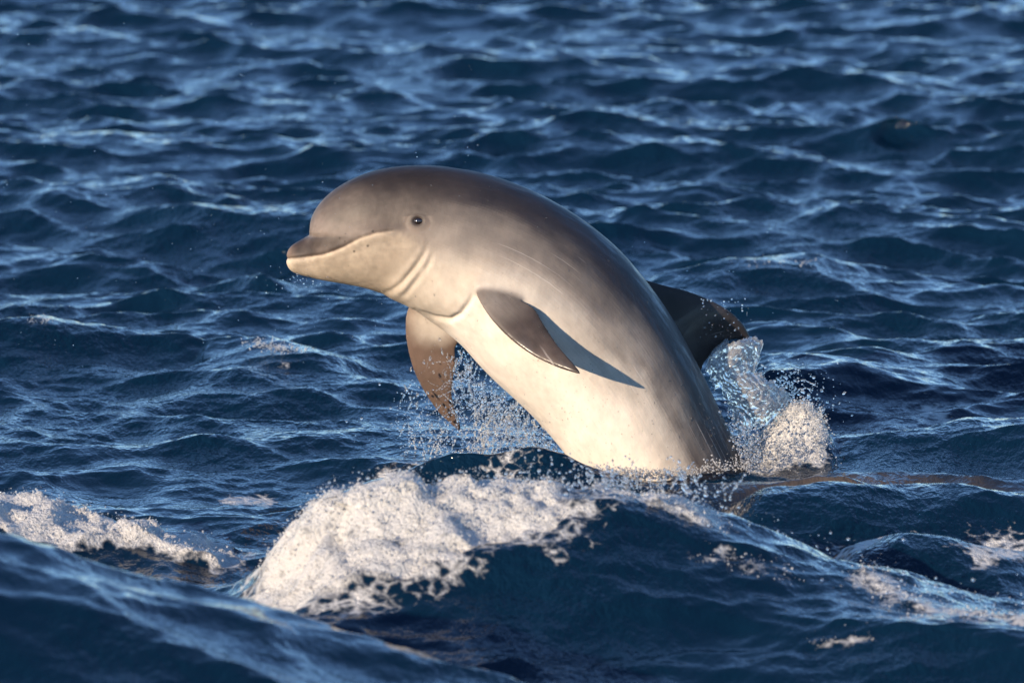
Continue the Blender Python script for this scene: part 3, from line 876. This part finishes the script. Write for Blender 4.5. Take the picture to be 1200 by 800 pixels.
# collar of froth where the body leaves the water
D = Drops()
for i in range(1500):
    px = rng.uniform(690, 880); u_ = (px - 690) / 190
    py = 549 + 4 * math.sin(u_ * math.pi) + rng.normal(0, 2.6) - abs(rng.normal(0, 3)) * (u_ > 0.7) * 2
    D.add(P(px, py, -0.27 + 0.10 * abs(u_ - 0.45) ** 1.5 + rng.normal(0, 0.02)), 0.0007 + 0.0026 * rng.random() ** 3)
D.make('waterline_froth', MAT_FROTH, 'thin line of froth where the cream belly meets the sea', 'foam')

# spray around the dorsal fin and tail
D = Drops()
for i in range(420):
    t = rng.random(); c = lerp_pts([(830, 430), (860, 425), (890, 445), (925, 455), (945, 470), (965, 480)], t)
    q = c + rng.normal(0, 1, 2) * (14, 16)
    D.add(P(q[0], q[1], rng.uniform(0.05, 0.35)), 0.0012 + 0.0045 * rng.random() ** 3, rng.choice([1, 1, 1.6]))
for i in range(520):                                      # dark water with bright beads at the flank
    q = (rng.normal(868, 17), rng.normal(520, 20))
    if q[0] < 838 + (q[1] - 470) * 0.45: q = (q[0] + 25, q[1])
    D.add(P(q[0], q[1], rng.uniform(-0.25, 0.05)), 0.0014 + 0.004 * rng.random() ** 2.5)
for i in range(40):
    q = (rng.uniform(905, 935), rng.uniform(445, 485))
    D.strand(P(q[0], q[1], 0.25), (rng.normal(0.3, 0.5), 0, rng.normal(0.3, 0.6)), int(rng.integers(4, 12)), 0.004, 0.009, 0.05)
for i in range(60):                                       # beads over the fin
    q = (rng.uniform(820, 880), rng.uniform(350, 395)); D.add(P(q[0], q[1], 0.09), 0.001 + 0.0022 * rng.random() ** 2)
D.make('fin_spray', MAT_DROP, 'clear drops and beads thrown up behind the dolphin dorsal fin', 'spray')

# beads of water clinging to the wet skin
D = Drops()
cand = np.nonzero((nrm @ np.array([0.0, -1.0, 0.1]) > 0.1) & (co2[:, 2] > 0.05))[0]
wt = (0.12 + 1.6 * np.exp(-((hx[cand] - 690) / 60) ** 2 - ((hy[cand] - 470) / 60) ** 2) + 2.2 * np.exp(-((hx[cand] - 830) / 34) ** 2 - ((hy[cand] - 505) / 45) ** 2)
      + 1.3 * np.exp(-((hx[cand] - 385) / 16) ** 2 - ((hy[cand] - 286) / 7) ** 2) + 0.15 * (kind[cand] == 2) + 0.5 * (kind[cand] == 1))
for i in rng.choice(cand, 620, p=wt / wt.sum(), replace=False):
    r = 0.0006 + 0.0016 * rng.random() ** 3
    D.add(co2[i] + nrm[i] * r * 0.3, r, rng.choice([1, 1, 1.3, 2.0]), (rng.normal(0, 0.2), 0, -1))
D.make('skin_beads', MAT_DROP, 'beads of water clinging to the wet dolphin skin', 'water drops')

# sheet of clear water under the dorsal fin
def water_sheet(name, outline_rows, Ys, label, seed, nu=90, nv=70):
    rows_ = np.array(outline_rows, float)                 # rows of (left px, left py, right px, right py)
    v, _ = catmull(rows_, nu)
    s_ = np.linspace(0, 1, nv)
    u_ = np.linspace(0, 1, nu)
    front, back = [], []
    for i in range(nu):
        yl = np.interp(u_[i], np.linspace(0, 1, len(Ys)), Ys)
        for t in s_:
            px = v[i, 0] * (1 - t) + v[i, 2] * t; py = v[i, 1] * (1 - t) + v[i, 3] * t
            b_ = math.sin(math.pi * t)
            front.append(P(px, py, yl - 0.07 * b_)); 
    front = np.array(front)
    nz = fbm(front[:, 0] * 28, front[:, 1] * 28, front[:, 2] * 28, 4, seed) - 0.5
    nz2 = fbm(front[:, 0] * 95, front[:, 1] * 95, front[:, 2] * 95, 2, seed + 5) - 0.5
    front[:, 1] += nz * 0.06 + nz2 * 0.012
    tt = np.tile(s_, nu); uu = np.repeat(u_, nv)
    edge_t = np.clip(np.minimum(np.minimum(tt, 1 - tt) * 8, np.minimum(uu, 1 - uu) * 10), 0, 1)
    front[:, 0] += (1 - edge_t) * (nz2 * 0.02 + nz * 0.02); front[:, 2] += (1 - edge_t) * (nz2 * 0.03 + nz * 0.04)
    back = front.copy(); back[:, 1] += (0.003 + 0.02 * edge_t + 0.03 * np.abs(nz2) * edge_t)
    f1 = grid_faces(nu, nv); N_ = nu * nv
    f2 = f1[:, ::-1] + N_
    ring = np.concatenate([np.arange(nv), np.arange(1, nu) * nv + nv - 1, (nu - 1) * nv + np.arange(nv - 2, -1, -1), np.arange(nu - 2, 0, -1) * nv])
    r2 = np.roll(ring, -1)
    f3 = np.stack([ring, r2, r2 + N_, ring + N_], -1)
    me = mesh_from(name, np.concatenate([front, back]), np.concatenate([f1, f2, f3]))
    o = link(name, me, MAT_SHEET); tag(o, label, 'splash', 'stuff'); return o
water_sheet('water_sheet', [(847, 399, 878, 398), (835, 410, 893, 402), (829, 427, 890, 420), (834, 445, 888, 437), (848, 462, 910, 451), (858, 482, 922, 466), (868, 508, 922, 490)],
            [0.17, 0.15, 0.13, 0.12, 0.14, 0.16], 'rounded sheet of clear water curling under the dark dorsal fin', 61)

# sea surface lookup for what lies on it
_iy = lambda yv: np.clip(np.searchsorted(ys, yv), 0, NY - 1)
_ix = lambda xv: np.clip(np.searchsorted(xs, xv), 0, NX - 1)
SV = np.stack([SX, SY, SZ], -1)

def foam_blobs(name, label, x0, x1, y0, y1, count, rmin, rmax, lift, thr=0.55):
    D = Drops()
    ix = np.nonzero((xs > x0) & (xs < x1))[0]; iy = np.nonzero((ys > y0) & (ys < y1))[0]
    sub = SF[np.ix_(ix, iy)]
    cand = np.argwhere(sub > thr)
    if not len(cand): return
    wts = sub[cand[:, 0], cand[:, 1]] ** 2; wts /= wts.sum()
    pick = cand[rng.choice(len(cand), count, p=wts)]
    k_ = len(pick)
    p = SV[ix[pick[:, 0]], iy[pick[:, 1]]] + rng.normal(0, 0.006, (k_, 3))
    fly = rng.random(k_) < 0.22
    up = np.where(fly, np.abs(rng.normal(0, lift, k_)), rng.uniform(-0.006, 0.003, k_))
    p[:, 2] += up
    r = (rmin + (rmax - rmin) * rng.random(k_) ** 4) * np.where(up > lift * 0.6, 0.6, 1.0)
    D.p = p; D.s = r[:, None] * rng.uniform(0.7, 1.3, (k_, 3)); D.r = rng.uniform(0, 3, (k_, 3))
    D.make(name, MAT_FROTH, label, 'foam', 2)

foam_blobs('breaking_foam', 'thick white foam tumbling down the foreground breaking wave', P(270, 600, -2.3)[0], P(700, 600, -2.3)[0], -3.1, -1.9, 15000, 0.0006, 0.0036, 0.018)
foam_blobs('crest_foam', 'thin foam and flecks along the right crest of the foreground wave', P(700, 600, -2.3)[0], P(1260, 600, -2.9)[0], -3.3, -1.9, 3600, 0.0007, 0.0032, 0.018, 0.3)
foam_blobs('side_foam', 'low white foam rolling in at the far left of the foreground', P(-150, 600, -1.5)[0], P(320, 600, -1.5)[0], -2.0, -1.2, 6500, 0.0006, 0.0036, 0.012)
foam_blobs('tail_foam', 'frothy greenish white spout breaking behind the dolphin flank', P(860, 600, 0.1)[0], P(1000, 600, 0.1)[0], -0.3, 0.4, 4500, 0.0007, 0.0028, 0.012)

# ragged fringe on top of the spout behind the tail
D = Drops()
for i in range(150):
    t = rng.random(); q = lerp_pts([(872, 534), (890, 514), (908, 497), (926, 485), (944, 477), (960, 486), (974, 500)], t) + rng.normal(0, 2.5, 2)
    D.strand(P(q[0], q[1], SPOUT['Y'] - 0.05 + rng.normal(0, 0.04)), (rng.normal(0.15, 0.5), rng.normal(-0.2, 0.3), 1), int(rng.integers(2, 7)), 0.0024 * rng.uniform(0.4, 1.5), 0.006, 0.12)
for i in range(900):
    q = lerp_pts([(866, 548), (890, 535), (915, 528), (945, 520), (975, 520)], rng.random()) + rng.normal(0, 1, 2) * (8, 12)
    D.add(P(q[0], q[1], SPOUT['Y'] - 0.16 + rng.normal(0, 0.03)), 0.0007 + 0.0022 * rng.random() ** 3)
D.make('tail_fringe', MAT_FROTH, 'ragged fringe of flying drops along the spout behind the flank', 'spray')

# bright flecks thrown off the foreground crest
D = Drops()
for i in range(700):
    px = rng.uniform(600, 1200) if rng.random() < 0.5 else rng.uniform(330, 720)
    w = RIDGES[1][0]; xx = P(px, 600, -2.4)[0]
    yc = np.interp(xx, w[:, 0], w[:, 1]); zc = np.interp(xx, w[:, 0], w[:, 2])
    D.add((xx, yc + rng.normal(-0.06, 0.1), zc + rng.normal(0.0, 0.03)), 0.001 + 0.004 * rng.random() ** 3)
for cx, n_ in ((655, 16), (690, 20), (712, 22), (738, 24), (770, 10), (815, 18), (845, 8), (600, 8)):
    for i in range(n_):
        D.strand(P(cx + rng.normal(0, 9), 578 + rng.normal(0, 6), -2.3), (rng.normal(0.1, 0.45), rng.normal(0, 0.2), 1), int(rng.integers(4, 12)), 0.0045 * rng.uniform(0.5, 1.4), 0.009, 0.09)
D.make('crest_spray', MAT_DROP, 'bright drops flung up along the foreground wave crest', 'spray')

# little whitecaps tossed up in the middle distance
D = Drops()
for cx, cy, Yq, n_, hgt in ((306, 403, 1.9, 60, 5), (325, 407, 1.9, 90, 4), (345, 410, 1.9, 60, 3), (46, 374, 2.2, 60, 4), (880, 307, 3.95, 10, 2), (905, 306, 3.95, 22, 2), (942, 308, 3.95, 22, 2)):
    for i in range(n_):
        p = P(cx + rng.normal(0, 9), cy + rng.normal(1, 2.5), Yq - 0.03 + rng.normal(0, 0.05))
        D.strand(p, (rng.normal(0.1, 0.7), rng.normal(-0.2, 0.3), 1), int(rng.integers(2, hgt + 2)), 0.0019 * rng.uniform(0.4, 1.5), 0.005, 0.2)
D.make('whitecap_spray', MAT_FROTH, 'small white caps tossed up on the waves behind the dolphin', 'spray')

# fine airborne spray
D = Drops()
for i in range(330):
    px, py = rng.uniform(0, 560), rng.uniform(20, 440)
    D.add(P(px, py, rng.uniform(-0.8, 0.8)), 0.0006 + 0.0011 * rng.random() ** 3)
for i in range(60):
    q = (rng.normal(360, 22), rng.normal(326, 9)); D.add(P(q[0], q[1], rng.uniform(-0.15, 0.1)), 0.001 + 0.002 * rng.random() ** 2)
for i in range(120):
    px, py = rng.uniform(560, 1000), rng.uniform(260, 540); D.add(P(px, py, rng.uniform(0.4, 0.9)), 0.0008 + 0.001 * rng.random() ** 3)
D.make('fine_spray', MAT_DROP, 'fine specks of airborne spray drifting round the dolphin', 'spray')
